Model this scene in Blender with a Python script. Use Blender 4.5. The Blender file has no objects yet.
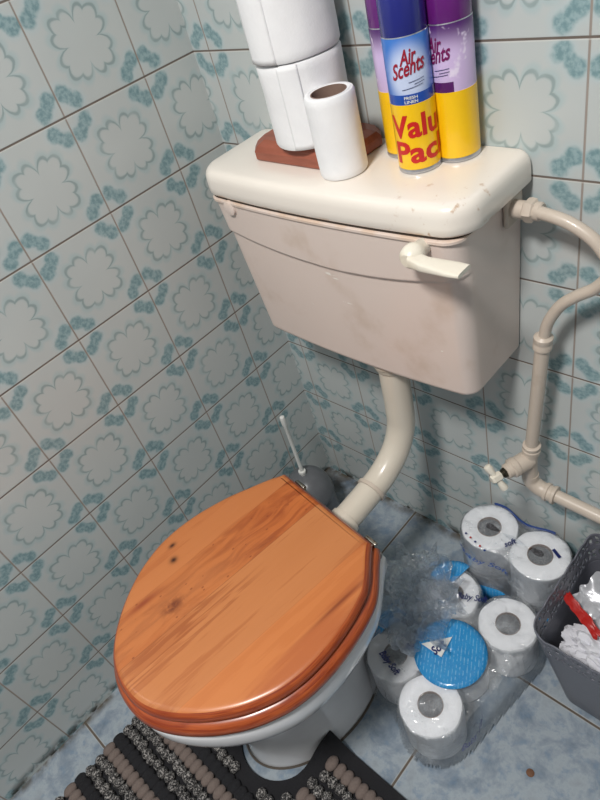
import bpy, bmesh, math, random
from mathutils import Vector, Matrix, noise
random.seed(7)
C = bpy.context.scene.collection
PI = math.pi
def lerp(a, b, t): return a + (b - a) * t
def sstep(a, b, x):
    t = min(1, max(0, (x - a) / (b - a))); return t * t * (3 - 2 * t)
def interp(tab, x):
    if x <= tab[0][0]: return tab[0][1]
    for (a, va), (b, vb) in zip(tab, tab[1:]):
        if x <= b: return lerp(va, vb, (x - a) / (b - a))
    return tab[-1][1]

# ------------------------------------------------------------------ objects
def obj(name, verts, faces, mat, parent=None, smooth=True, mats=None, fm=None, angle=40):
    me = bpy.data.meshes.new(name)
    me.from_pydata([tuple(v) for v in verts], [], faces)
    bm = bmesh.new(); bm.from_mesh(me)
    bmesh.ops.remove_doubles(bm, verts=bm.verts, dist=1e-6)
    if fm is None: bmesh.ops.recalc_face_normals(bm, faces=bm.faces)
    bm.to_mesh(me); bm.free()
    me.materials.append(mat)
    for m in (mats or []): me.materials.append(m)
    if fm and len(fm) == len(me.polygons):
        for p, i in zip(me.polygons, fm): p.material_index = i
    if smooth:
        for p in me.polygons: p.use_smooth = True
        me.set_sharp_from_angle(angle=math.radians(angle))
    o = bpy.data.objects.new(name, me); C.objects.link(o)
    if parent: o.parent = parent
    return o
def empty(name, loc, rz=0):
    o = bpy.data.objects.new(name, None); C.objects.link(o)
    o.location = loc; o.rotation_euler = (0, 0, rz); o.empty_display_size = .03
    return o
def tag(o, label, cat, group=None, kind=None):
    o['label'] = label; o['category'] = cat
    if group: o['group'] = group
    if kind: o['kind'] = kind
    return o
def struct(o, label=None, cat=None):
    o['kind'] = 'structure'
    if label: o['label'] = label
    if cat: o['category'] = cat
    return o

class G:                                   # geometry collector
    def __init__(s): s.v = []; s.f = []
    def add(s, v, f):
        n = len(s.v); s.v += [Vector(p) for p in v]; s.f += [tuple(i + n for i in q) for q in f]; return s
    def rings(s, rings, cap0=True, cap1=True, closed=True):
        n = len(rings[0]); v = [p for r in rings for p in r]; f = []
        for i in range(len(rings) - 1):
            for j in range(n if closed else n - 1):
                k = (j + 1) % n
                f.append((i * n + j, i * n + k, (i + 1) * n + k, (i + 1) * n + j))
        if cap0: f.append(tuple(range(n))[::-1])
        if cap1: f.append(tuple((len(rings) - 1) * n + j for j in range(n)))
        return s.add(v, f)
    def lathe(s, prof, c=(0, 0, 0), n=48, axis='z', cap0=True, cap1=True):
        rs = []
        for r, z in prof:
            r = max(r, 1e-5)
            ring = []
            for j in range(n):
                a = 2 * PI * j / n
                p = (r * math.cos(a), r * math.sin(a), z)
                if axis == 'y': p = (p[0], p[2], p[1])
                if axis == 'x': p = (p[2], p[0], p[1])
                ring.append(Vector(p) + Vector(c))
            rs.append(ring)
        return s.rings(rs, cap0, cap1)
    def tube(s, pts, r, n=20, caps=True):
        pts = [Vector(p) for p in pts]
        rr = r if isinstance(r, (list, tuple)) else [r] * len(pts)
        t0 = (pts[1] - pts[0]).normalized()
        nx = t0.cross(Vector((0, 0, 1)) if abs(t0.z) < .9 else Vector((1, 0, 0))).normalized()
        rs = []
        for i, p in enumerate(pts):
            t = (pts[min(i + 1, len(pts) - 1)] - pts[max(i - 1, 0)]).normalized()
            nx = (nx - t * nx.dot(t)).normalized(); b = t.cross(nx)
            rs.append([p + (nx * math.cos(2 * PI * j / n) + b * math.sin(2 * PI * j / n)) * rr[i] for j in range(n)])
        return s.rings(rs, caps, caps)
    def box(s, c, d, bev=0):
        bm = bmesh.new(); bmesh.ops.create_cube(bm, size=1)
        for v in bm.verts: v.co = Vector((v.co.x * d[0], v.co.y * d[1], v.co.z * d[2])) + Vector(c)
        if bev: bmesh.ops.bevel(bm, geom=bm.edges[:], offset=bev, segments=3, affect='EDGES', profile=.5)
        bm.verts.index_update()
        s.add([v.co.copy() for v in bm.verts], [tuple(v.index for v in f.verts) for f in bm.faces]); bm.free(); return s
    def rot(s, M):
        s.v = [M @ p for p in s.v]; return s
    def build(s, name, mat, parent=None, **k): return obj(name, s.v, s.f, mat, parent, **k)
def catmull(pts, m=8):
    pts = [Vector(p) for p in pts]; out = []
    P = [pts[0] * 2 - pts[1]] + pts + [pts[-1] * 2 - pts[-2]]
    for i in range(1, len(P) - 2):
        a, b, c, d = P[i - 1:i + 3]
        for k in range(m):
            t = k / m
            out.append(.5 * ((2 * b) + (c - a) * t + (2 * a - 5 * b + 4 * c - d) * t * t + (3 * b - a - 3 * c + d) * t ** 3))
    out.append(pts[-1]); return out
def aim(o_from, d):                         # matrix taking local z to direction d at a point
    return Matrix.Translation(Vector(o_from)) @ Vector(d).to_track_quat('Z', 'Y').to_matrix().to_4x4()

# ------------------------------------------------------------------ materials
class NT:
    def __init__(s, name):
        s.m = bpy.data.materials.new(name); s.m.use_nodes = True; s.t = s.m.node_tree
        s.b = s.t.nodes['Principled BSDF']; s.out = s.t.nodes['Material Output']
        s._tc = None
    def n(s, ty, **k):
        x = s.t.nodes.new(ty)
        for a, b in k.items(): setattr(x, a, b)
        return x
    def put(s, sock, v):
        if v is None: return
        if hasattr(v, 'is_output'): s.t.links.new(v, sock)
        else:
            if hasattr(sock.default_value, '__len__') and not hasattr(v, '__len__'): v = (v,) * len(sock.default_value)
            if hasattr(v, '__len__') and len(v) == 3 and len(sock.default_value) == 4: v = (*v, 1)
            sock.default_value = v
    def M(s, op, a, b=None, c=None, clamp=False):
        x = s.n('ShaderNodeMath', operation=op, use_clamp=clamp)
        for i, v in enumerate((a, b, c)): s.put(x.inputs[i], v)
        return x.outputs[0]
    def co(s):
        if not s._tc: s._tc = s.n('ShaderNodeTexCoord').outputs['Object']
        return s._tc
    def xyz(s, v=None):
        x = s.n('ShaderNodeSeparateXYZ'); s.put(x.inputs[0], v or s.co()); return x.outputs
    def vec(s, x, y, z):
        c = s.n('ShaderNodeCombineXYZ')
        for i, v in enumerate((x, y, z)): s.put(c.inputs[i], v)
        return c.outputs[0]
    def noise(s, scale, detail=4, vec=None, rough=.55, dist=0, col=False):
        x = s.n('ShaderNodeTexNoise'); s.put(x.inputs['Vector'], vec or s.co())
        x.inputs['Scale'].default_value = scale; x.inputs['Detail'].default_value = detail
        x.inputs['Roughness'].default_value = rough; x.inputs['Distortion'].default_value = dist
        return x.outputs['Color' if col else 'Fac']
    def voro(s, scale, vec=None, feature='F1', out='Distance'):
        x = s.n('ShaderNodeTexVoronoi', feature=feature); s.put(x.inputs['Vector'], vec or s.co())
        x.inputs['Scale'].default_value = scale; return x.outputs[out]
    def mix(s, f, a, b, mode='MIX'):
        x = s.n('ShaderNodeMix', data_type='RGBA', blend_type=mode)
        s.put(x.inputs[0], f); s.put(x.inputs[6], a); s.put(x.inputs[7], b); return x.outputs[2]
    def ramp(s, f, stops, const=False):
        x = s.n('ShaderNodeValToRGB'); s.put(x.inputs[0], f); r = x.color_ramp
        if const: r.interpolation = 'CONSTANT'
        while len(r.elements) < len(stops): r.elements.new(1)
        for e, (p, c) in zip(r.elements, stops):
            e.position = p; e.color = (*c, 1) if hasattr(c, '__len__') else (c, c, c, 1)
        return x.outputs[0]
    def sm(s, a, b, x):                      # smoothstep via map range
        r = s.n('ShaderNodeMapRange', interpolation_type='SMOOTHSTEP'); s.put(r.inputs[0], x)
        s.put(r.inputs[1], a); s.put(r.inputs[2], b); return r.outputs[0]
    def bump(s, h, strength=.3, dist=.001):
        x = s.n('ShaderNodeBump'); s.put(x.inputs['Height'], h); x.inputs['Strength'].default_value = strength
        x.inputs['Distance'].default_value = dist; s.t.links.new(x.outputs[0], s.b.inputs['Normal']); return x
    def set(s, col=None, rough=None, metal=None, **k):
        if col is not None: s.put(s.b.inputs['Base Color'], col)
        if rough is not None: s.put(s.b.inputs['Roughness'], rough)
        if metal is not None: s.put(s.b.inputs['Metallic'], metal)
        for a, v in k.items(): s.put(s.b.inputs[a.replace('_', ' ')], v)
        return s.m
def srgb(r, g, b):
    f = lambda c: (c / 255 / 12.92) if c / 255 <= .04045 else ((c / 255 + .055) / 1.055) ** 2.4
    return (f(r), f(g), f(b))
def simple(name, col, rough=.5, metal=0, var=.06, scale=60, bump=0, **k):
    t = NT(name); f = t.noise(scale, 3)
    dark = tuple(c * (1 - var * 2) for c in col); lite = tuple(min(1, c * (1 + var)) for c in col)
    if bump: t.bump(t.noise(scale * 3, 3), bump, .0006)
    return t.set(t.mix(f, dark, lite), rough, metal, **k)

def wall_tiles(name, axis, off_u, off_z, T=.15):
    t = NT(name); X = t.xyz(); u = X[0] if axis == 'x' else X[1]; z = X[2]
    # watercolour wobble
    wob = t.noise(38, 3, col=True); w = t.xyz(wob)
    U = t.M('DIVIDE', t.M('SUBTRACT', u, off_u), T); Z = t.M('DIVIDE', t.M('SUBTRACT', z, off_z), T)
    fu = t.M('FRACT', U); fz = t.M('FRACT', Z)
    cu = t.M('SUBTRACT', fu, .5); cz = t.M('SUBTRACT', fz, .5)
    pu = t.M('ADD', cu, t.M('MULTIPLY', t.M('SUBTRACT', w[0], .5), .035))
    pz = t.M('ADD', cz, t.M('MULTIPLY', t.M('SUBTRACT', w[1], .5), .035))
    r = t.M('SQRT', t.M('ADD', t.M('MULTIPLY', pu, pu), t.M('MULTIPLY', pz, pz)))
    th = t.M('ARCTAN2', pz, pu)
    a2 = t.M('POWER', t.M('ABSOLUTE', t.M('SINE', t.M('MULTIPLY', th, 2))), .62)
    a6 = t.M('POWER', t.M('ABSOLUTE', t.M('SINE', t.M('MULTIPLY', th, 6))), .85)
    R = t.M('ADD', t.M('ADD', .170, t.M('MULTIPLY', a2, .112)), t.M('MULTIPLY', a6, .056))
    d = t.M('SUBTRACT', r, R)
    line = t.M('SUBTRACT', 1, t.sm(.007, .030, t.M('ABSOLUTE', d)))
    halo = t.M('SUBTRACT', 1, t.sm(.0, .075, t.M('ABSOLUTE', t.M('SUBTRACT', d, .02))))
    # corner leaf blobs, folded so that every corner gets four
    au = t.M('SUBTRACT', .5, t.M('ABSOLUTE', pu)); az = t.M('SUBTRACT', .5, t.M('ABSOLUTE', pz))
    def puff(cx, cy, rad):
        dx = t.M('SUBTRACT', au, cx); dy = t.M('SUBTRACT', az, cy)
        return t.M('SUBTRACT', t.M('SQRT', t.M('ADD', t.M('MULTIPLY', dx, dx), t.M('MULTIPLY', dy, dy))), rad)
    b = t.M('MINIMUM', puff(.080, .186, .074), puff(.128, .146, .060))
    b = t.M('MINIMUM', b, puff(.184, .092, .074))
    b = t.M('ADD', b, t.M('MULTIPLY', t.M('SUBTRACT', t.noise(60, 2), .5), .05))
    blob = t.M('SUBTRACT', 1, t.sm(-.022, .020, b))
    soft = t.M('SUBTRACT', 1, t.sm(-.02, .07, b))
    base = t.mix(t.noise(6, 3), srgb(184, 191, 191), srgb(200, 204, 202))
    c = t.mix(t.M('MULTIPLY', halo, .45), base, srgb(160, 188, 192))
    c = t.mix(t.M('MULTIPLY', soft, .35), c, srgb(170, 200, 208))
    lm = t.M('MULTIPLY', line, t.sm(.2, .6, t.noise(30, 2)))
    c = t.mix(t.M('MULTIPLY', t.M('ADD', .35, t.M('MULTIPLY', lm, .65)), t.M('MULTIPLY', line, .72)), c, srgb(136, 152, 152))
    bc = t.mix(t.sm(.35, .65, t.noise(150, 3)), srgb(120, 150, 155), srgb(152, 176, 180))
    c = t.mix(t.M('MULTIPLY', blob, t.sm(-.25, .45, t.noise(90, 3))), c, bc)
    # grout
    eu = t.M('MULTIPLY', t.M('SUBTRACT', .5, t.M('ABSOLUTE', cu)), T); ez = t.M('MULTIPLY', t.M('SUBTRACT', .5, t.M('ABSOLUTE', cz)), T)
    gv = t.M('SUBTRACT', 1, t.sm(.0008, .0018, eu)); gh = t.M('SUBTRACT', 1, t.sm(.0009, .0018, ez)); edge_ = t.M('MULTIPLY', t.M('SUBTRACT', 1, t.sm(.0018, .0034, ez)), t.M('GREATER_THAN', cz, 0))
    c = t.mix(gv, c, t.mix(t.noise(14, 2), srgb(142, 132, 124), srgb(164, 155, 148)))
    c = t.mix(t.M('MULTIPLY', edge_, .5), c, srgb(222, 220, 214))
    c = t.mix(gh, c, t.mix(t.noise(9, 3), srgb(70, 62, 58), srgb(140, 128, 118)))
    # grime low down and by the joints
    low = t.M('SUBTRACT', 1, t.sm(.0, .035, z)); gm = t.M('MULTIPLY', low, t.sm(.48, .62, t.noise(22, 5)))
    c = t.mix(gm, c, srgb(62, 60, 54))
    g = t.M('MAXIMUM', gv, gh)
    t.bump(t.M('SUBTRACT', t.M('MULTIPLY', t.noise(16, 2), .25), g), .35, .0012)
    return t.set(c, t.M('ADD', .22, t.M('MULTIPLY', g, .6)), Specular_IOR_Level=.45)

def floor_mat():
    t = NT('blue marbled floor tile'); X = t.xyz()
    U = t.M('DIVIDE', t.M('SUBTRACT', X[0], .28), .302); V = t.M('DIVIDE', t.M('ADD', X[1], .212), .302)
    cu = t.M('SUBTRACT', t.M('FRACT', U), .5); cv = t.M('SUBTRACT', t.M('FRACT', V), .5)
    tile = t.vec(t.M('FLOOR', U), t.M('FLOOR', V), 0)
    vm = t.n('ShaderNodeVectorMath', operation='ADD'); t.put(vm.inputs[0], t.co()); t.put(vm.inputs[1], tile)
    n1 = t.noise(17, 7, vec=vm.outputs[0], rough=.68, dist=.25)
    n2 = t.noise(42, 5, vec=vm.outputs[0], rough=.65, dist=.1)
    c = t.ramp(n1, [(.30, srgb(102, 118, 134)), (.44, srgb(132, 144, 156)), (.55, srgb(156, 166, 174)), (.70, srgb(140, 148, 155))])
    c = t.mix(t.M('MULTIPLY', t.sm(.5, .68, n2), .55), c, srgb(104, 128, 152))
    e = t.M('MULTIPLY', t.M('SUBTRACT', .5, t.M('MAXIMUM', t.M('ABSOLUTE', cu), t.M('ABSOLUTE', cv))), .302)
    lip = t.M('SUBTRACT', 1, t.sm(.0028, .0045, e)); g = t.M('SUBTRACT', 1, t.sm(.0016, .0026, e))
    c = t.mix(t.M('MULTIPLY', lip, .5), c, srgb(185, 186, 182))
    c = t.mix(g, c, t.mix(t.noise(30, 3), srgb(70, 62, 56), srgb(118, 106, 94)))
    # grime where floor meets the two walls and in the corner
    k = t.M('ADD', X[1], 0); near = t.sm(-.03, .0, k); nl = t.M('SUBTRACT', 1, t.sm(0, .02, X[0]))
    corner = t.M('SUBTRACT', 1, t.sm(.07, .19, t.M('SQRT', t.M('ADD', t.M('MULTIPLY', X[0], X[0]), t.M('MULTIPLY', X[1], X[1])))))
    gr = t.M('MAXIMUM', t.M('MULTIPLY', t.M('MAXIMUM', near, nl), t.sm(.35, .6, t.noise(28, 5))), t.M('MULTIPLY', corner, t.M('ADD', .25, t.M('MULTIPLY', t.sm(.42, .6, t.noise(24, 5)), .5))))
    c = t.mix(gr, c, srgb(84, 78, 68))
    t.bump(t.M('SUBTRACT', t.M('MULTIPLY', n2, .1), g), .3, .001)
    return t.set(c, t.M('ADD', .3, t.M('MULTIPLY', t.M('MAXIMUM', g, gr), .5)), Specular_IOR_Level=.35)

def wood_lid_mat():
    t = NT('varnished pine planks'); X = t.xyz(); s, y = X[0], X[1]   # s lateral, y towards the rear (negative forward)
    # knots bend the grain
    def knot(ks, kt, w, h):
        ds = t.M('DIVIDE', t.M('SUBTRACT', s, ks), w); dt = t.M('DIVIDE', t.M('ADD', y, kt), h)
        return t.M('POWER', 2.718, t.M('MULTIPLY', t.M('ADD', t.M('MULTIPLY', ds, ds), t.M('MULTIPLY', dt, dt)), -1))
    kA = knot(-.150, .225, .0042, .0065); kB = knot(-.123, .238, .0058, .0065); kC = knot(-.050, .282, .011, .018)
    wide = knot(-.050, .282, .026, .05)
    # planks
    pA = t.M('LESS_THAN', s, -.100); pB = t.M('MULTIPLY', t.M('GREATER_THAN', s, -.100), t.M('LESS_THAN', s, -.021))
    pD = t.M('GREATER_THAN', s, .091)
    idx = t.M('ADD', t.M('MULTIPLY', pA, 3.1), t.M('ADD', t.M('MULTIPLY', pB, 7.7), t.M('MULTIPLY', pD, 13.3)))
    sv = t.M('ADD', s, t.M('MULTIPLY', wide, t.M('MULTIPLY', t.M('SUBTRACT', s, -.052), .55)))
    gv = t.vec(t.M('MULTIPLY', sv, 1), t.M('ADD', t.M('MULTIPLY', y, .07), idx), X[2])
    g1 = t.noise(62, 4, vec=gv, rough=.6); g2 = t.noise(240, 2, vec=gv)
    big = t.noise(16, 2, vec=gv)
    gvB = t.vec(t.M('ADD', sv, t.M('MULTIPLY', t.noise(7, 2), .05)), t.M('ADD', t.M('MULTIPLY', y, .16), 5), 0)
    fl = t.noise(46, 5, vec=gvB, dist=1.2)
    light = t.mix(big, srgb(180, 108, 58), srgb(200, 130, 78))
    light = t.mix(t.M('MULTIPLY', t.sm(.52, .60, g1), .55), light, srgb(162, 86, 40))
    light = t.mix(t.M('MULTIPLY', g2, .25), light, srgb(206, 132, 74))
    darkc = t.mix(t.sm(.42, .6, fl), srgb(186, 100, 46), srgb(146, 64, 24))
    darkc = t.mix(t.sm(.60, .68, fl), darkc, srgb(112, 40, 16))
    dk = t.mix(t.M('MULTIPLY', g1, .35), darkc, srgb(212, 126, 60))
    fade = t.M('ADD', .45, t.M('MULTIPLY', t.sm(-.24, -.06, y), .55))
    c = t.mix(t.M('MULTIPLY', pB, fade), light, dk)
    med = t.mix(t.sm(.5, .63, t.noise(30, 3, vec=gv)), srgb(202, 118, 58), srgb(170, 80, 34))
    lines = t.M('MULTIPLY', t.sm(.50, .56, t.noise(150, 2, vec=t.vec(sv, t.M('MULTIPLY', y, .05), 3))), t.M('MULTIPLY', t.M('MULTIPLY', t.sm(-.03, -.015, s), t.sm(.035, .01, s)), t.sm(-.12, -.22, y)))
    c = t.mix(t.M('MULTIPLY', lines, .6), c, srgb(150, 76, 34))
    freck = t.M('MULTIPLY', t.sm(.13, .07, t.voro(75, vec=t.vec(s, t.M('MULTIPLY', y, .6), 0))), t.M('MULTIPLY', pB, .7))
    c = t.mix(freck, c, srgb(128, 58, 26))
    c = t.mix(t.M('MULTIPLY', pD, .6), c, med)
    c = t.mix(t.M('MULTIPLY', pA, .25), c, srgb(196, 106, 50))
    # streak beside the knot in plank A and a mark in plank D
    c = t.mix(t.M('MULTIPLY', knot(-.092, .315, .006, .03), .8), c, srgb(138, 56, 30))
    c = t.mix(t.M('MULTIPLY', knot(.138, .10, .0035, .05), .8), c, srgb(120, 50, 18))
    c = t.mix(t.M('MULTIPLY', t.M('MULTIPLY', kC, t.sm(.3, .6, t.noise(90, 3))), 1.0), c, srgb(104, 44, 20)); c = t.mix(t.M('MULTIPLY', kA, 1), c, srgb(58, 22, 10)); c = t.mix(kB, c, srgb(52, 18, 8))
    # fine seams
    for q in (-.100, -.021, .091):
        c = t.mix(t.M('MULTIPLY', t.M('SUBTRACT', 1, t.sm(.0002, .0009, t.M('ABSOLUTE', t.M('SUBTRACT', s, q)))), .5 if q == -.021 else .15), c, srgb(120, 56, 24))
    return t.set(c, .36, Coat_Weight=.35, Coat_Roughness=.22)
def wood_edge_mat():
    t = NT('varnished pine edge'); X = t.xyz()
    a = t.M('ARCTAN2', t.M('ADD', X[1], .19), X[0])
    v = t.vec(t.M('MULTIPLY', a, .05), t.M('MULTIPLY', X[2], 6), 0)
    g = t.noise(60, 4, vec=v, dist=1.0)
    c = t.mix(t.sm(.3, .7, g), srgb(178, 86, 38), srgb(134, 50, 20))
    c = t.mix(t.M('MULTIPLY', t.sm(.5, .7, t.noise(8, 2)), .5), c, srgb(128, 44, 20))
    return t.set(c, .32, Coat_Weight=.35, Coat_Roughness=.2)

def film_mat(name, haze=.12, tint=(.96, .975, .99), rough=.12, scale=40, gloss=.85):
    t = NT(name); nt = t.t; nt.nodes.remove(t.b)
    tr = t.n('ShaderNodeBsdfTransparent'); tr.inputs[0].default_value = (*tint, 1)
    gl = t.n('ShaderNodeBsdfGlossy'); gl.inputs['Roughness'].default_value = rough; gl.inputs[0].default_value = (1, 1, 1, 1)
    df = t.n('ShaderNodeBsdfTranslucent' if gloss < .8 else 'ShaderNodeBsdfDiffuse'); df.inputs[0].default_value = (.86, .91, .96, 1)
    b = t.n('ShaderNodeBump'); b.inputs['Strength'].default_value = .9; b.inputs['Distance'].default_value = .004
    v = t.noise(scale, 3, dist=1.5); nt.links.new(v, b.inputs['Height'])
    for s in (gl, df): nt.links.new(b.outputs[0], s.inputs['Normal'])
    fr = t.n('ShaderNodeFresnel'); fr.inputs[0].default_value = 1.5; nt.links.new(b.outputs[0], fr.inputs['Normal'])
    m1 = t.n('ShaderNodeMixShader'); t.put(m1.inputs[0], t.M('ADD', t.M('MULTIPLY', t.sm(.45, .75, t.noise(scale * .6, 4)), haze), haze * .5)); nt.links.new(tr.outputs[0], m1.inputs[1]); nt.links.new(df.outputs[0], m1.inputs[2])
    m2 = t.n('ShaderNodeMixShader'); t.put(m2.inputs[0], t.M('ADD', t.M('MULTIPLY', fr.outputs[0], gloss), .03, clamp=True)); nt.links.new(m1.outputs[0], m2.inputs[1]); nt.links.new(gl.outputs[0], m2.inputs[2])
    nt.links.new(m2.outputs[0], t.out.inputs['Surface']); return t.m

def cream_mat(name, a, b, stain, rough=.3, amt=.5):
    t = NT(name); c = t.mix(t.noise(5, 3), a, b)
    c = t.mix(t.M('MULTIPLY', t.sm(.55, .72, t.noise(9, 5)), amt), c, stain)
    t.bump(t.noise(45, 2), .05, .001)
    return t.set(c, rough, Coat_Weight=.15)

M = {}
def cistern_mat():
    t = NT('cream cistern plastic'); X = t.xyz(); c = t.mix(t.noise(5, 3), srgb(226, 211, 202), srgb(218, 202, 193))
    c = t.mix(t.M('MULTIPLY', t.sm(.55, .72, t.noise(9, 5)), .45), c, srgb(194, 170, 150))
    def spot(x, z, w, h):
        a = t.M('DIVIDE', t.M('SUBTRACT', X[0], x), w); b = t.M('DIVIDE', t.M('SUBTRACT', X[2], z), h)
        return t.M('MULTIPLY', t.M('SUBTRACT', 1, t.sm(.6, 1.1, t.M('SQRT', t.M('ADD', t.M('MULTIPLY', a, a), t.M('MULTIPLY', b, b))))), t.sm(.4, .5, t.noise(110, 3)))
    for q in ((.012, .172, .011, .0026), (.02, .166, .006, .0012), (-.05, .10, .003, .002), (.18, .08, .002, .0015), (.03, .125, .010, .0012)):
        c = t.mix(spot(*q), c, srgb(240, 234, 226))
    # rust tint run along the lip and below the lever
    lip = t.sm(.252, .262, X[2]); c = t.mix(t.M('MULTIPLY', lip, t.M('ADD', .1, t.M('MULTIPLY', t.sm(.4, .6, t.noise(26, 4)), .4))), c, srgb(206, 172, 138))
    t.bump(t.noise(45, 2), .05, .001); return t.set(c, .30, Coat_Weight=.15)
M['cream'] = cistern_mat()
def lid_mat():
    t = NT('cream cistern lid'); X = t.xyz(); c = t.mix(t.noise(5, 3), srgb(238, 231, 222), srgb(232, 224, 214))
    # chips and rust freckles near the front right corner
    dx = t.M('SUBTRACT', X[0], .215); dy = t.M('ADD', X[1], .14); d = t.M('SQRT', t.M('ADD', t.M('MULTIPLY', dx, dx), t.M('MULTIPLY', dy, dy)))
    m = t.M('MULTIPLY', t.M('SUBTRACT', 1, t.sm(.02, .11, d)), t.sm(.6, .72, t.noise(70, 4)))
    c = t.mix(t.M('MULTIPLY', m, .7), c, srgb(178, 138, 100))
    c = t.mix(t.M('MULTIPLY', t.M('SUBTRACT', 1, t.sm(.0, .006, X[2])), t.M('MULTIPLY', t.sm(.45, .62, t.noise(30, 4)), .8)), c, srgb(190, 152, 112))
    t.bump(t.noise(40, 2), .05, .001); return t.set(c, .28, Coat_Weight=.2)
M['lid'] = lid_mat()
M['gap_shade'] = simple('painted gap shade', srgb(60, 48, 40), .8)  # shade of the lid seam, put in as colour
M['pipe'] = cream_mat('cream painted pipe', srgb(206, 194, 180), srgb(192, 178, 164), srgb(150, 128, 106), .38, .7)
M['flush'] = cream_mat('cream flush pipe', srgb(216, 208, 194), srgb(206, 197, 182), srgb(196, 180, 152), .28, .4)
M['lever'] = cream_mat('ivory lever', srgb(234, 228, 214), srgb(226, 218, 203), srgb(196, 166, 124), .3, .5)
M['ceramic'] = simple('white ceramic', srgb(232, 232, 234), .12, var=.02, Coat_Weight=.3)
M['white_plastic'] = simple('white plastic', srgb(226, 226, 222), .35, var=.03)
M['chrome'] = simple('tarnished chrome', srgb(170, 165, 155), .25, 1, var=.2)
M['dark_metal'] = simple('dark brass stem', srgb(90, 84, 72), .4, .8, var=.3)
M['wood_lid'] = wood_lid_mat(); M['wood_edge'] = wood_edge_mat()
def mahog():
    t = NT('mahogany'); X = t.xyz(); v = t.vec(t.M('MULTIPLY', X[0], .15), X[1], X[2])
    g = t.noise(140, 4, vec=v); return t.set(t.mix(g, srgb(116, 60, 44), srgb(170, 98, 76)), .42)
M['mahogany'] = mahog()
def paper(name, a, b):
    t = NT(name); t.bump(t.M('ADD', t.noise(300, 3), t.M('MULTIPLY', t.voro(90), .6)), .35, .0008)
    return t.set(t.mix(t.noise(40, 3), a, b), .95, Specular_IOR_Level=.1, Subsurface_Weight=.0)
M['tissue'] = paper('white tissue', srgb(232, 232, 234), srgb(242, 242, 243))
M['tissue_end'] = paper('tissue roll end', srgb(214, 214, 214), srgb(232, 232, 230))
M['card'] = simple('brown cardboard', srgb(136, 112, 100), .9, var=.15)
M['foil_grey'] = None
def core_disc_mat():
    t = NT('dark grey core disc'); return t.set(t.mix(t.sm(.45, .6, t.noise(120, 4, dist=2)), srgb(60, 60, 64), srgb(92, 92, 96)), .6)
M['core'] = core_disc_mat()
M['film'] = film_mat('clear crinkled film', .24)
M['film_loose'] = film_mat('loose crinkled film', .60, tint=(.985, .99, 1), rough=.10, scale=60, gloss=.5)
def bluefilm():
    t = NT('blue printed film'); X = t.xyz()
    w = t.M('SINE', t.M('MULTIPLY', t.M('ADD', X[0], t.M('MULTIPLY', X[1], .5)), 900))
    c = t.mix(t.M('MULTIPLY', t.sm(.2, 1, w), t.M('MULTIPLY', t.sm(.4, .6, t.noise(160, 2)), .5)), t.mix(t.noise(25, 3), srgb(28, 122, 190), srgb(60, 160, 216)), srgb(140, 196, 226))
    t.bump(t.noise(90, 3, dist=1), .4, .002); return t.set(c, .22, Coat_Weight=.4)
M['blue'] = bluefilm()
M['darkblue'] = simple('dark blue print', srgb(28, 62, 130), .3)
M['navy'] = simple('navy lettering ink', srgb(22, 34, 96), .4)
M['redsleeve'] = simple('bright red sleeve print', srgb(204, 34, 30), .35)
M['red'] = simple('red print', srgb(176, 34, 30), .35)
M['grey_plastic'] = simple('grey bin plastic', srgb(104, 106, 116), .42, var=.04, scale=30)
M['brush_holder'] = simple('grey brush holder plastic', srgb(104, 106, 110), .28, var=.08)
M['foil'] = simple('crumpled silver wrapper', srgb(196, 198, 204), .3, .25, var=.12, scale=50, bump=.6)
M['rug_black'] = simple('black rug pile', srgb(30, 30, 34), .95, var=.3, scale=400, bump=.6)
M['rug_taupe'] = simple('taupe rug pile', srgb(118, 105, 99), .95, var=.15, scale=300, bump=.5)
def chenille():
    t = NT('speckled grey chenille'); c = t.ramp(t.noise(330, 2, rough=.7), [(.42, srgb(24, 24, 26)), (.52, srgb(84, 82, 82)), (.62, srgb(176, 172, 168))])
    t.bump(t.noise(300, 2), .8, .002); return t.set(c, .95)
M['rug_grey'] = chenille()
M['ceiling'] = simple('white painted ceiling', srgb(225, 222, 215), .9)
M['paint'] = simple('grey painted plaster', srgb(142, 144, 146), .8)

# ------------------------------------------------------------------ room
RX, RY, RZ = 1.65, -2.1, 2.2; TH = .08
M['tileL'] = wall_tiles('flower tiles left wall', 'y', -.1038 - .15 * 20, 1.0316 - .15 * 10)
M['tileB'] = wall_tiles('flower tiles back wall', 'x', .6402 - .15 * 10, 1.0316 - .15 * 10)
def slab(name, lo, hi, mat):
    g = G(); c = [(a + b) / 2 for a, b in zip(lo, hi)]; g.box(c, [b - a for a, b in zip(lo, hi)]); return g.build(name, mat, smooth=False)
struct(slab('wall_left', (-TH, RY, 0), (0, 0, RZ), M['tileL']))
struct(slab('wall_back', (-TH, 0, 0), (RX + TH, TH, RZ), M['tileB']))
struct(slab('wall_right', (RX, RY, 0), (RX + TH, 0, RZ), M['paint']))
struct(slab('wall_front', (-TH, RY - TH, 0), (RX + TH, RY, RZ), M['paint']))
struct(slab('floor', (-TH, RY - TH, -TH), (RX + TH, TH, 0), floor_mat()))
struct(slab('ceiling', (-TH, RY - TH, RZ), (RX + TH, TH, RZ + TH), M['ceiling']))

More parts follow.
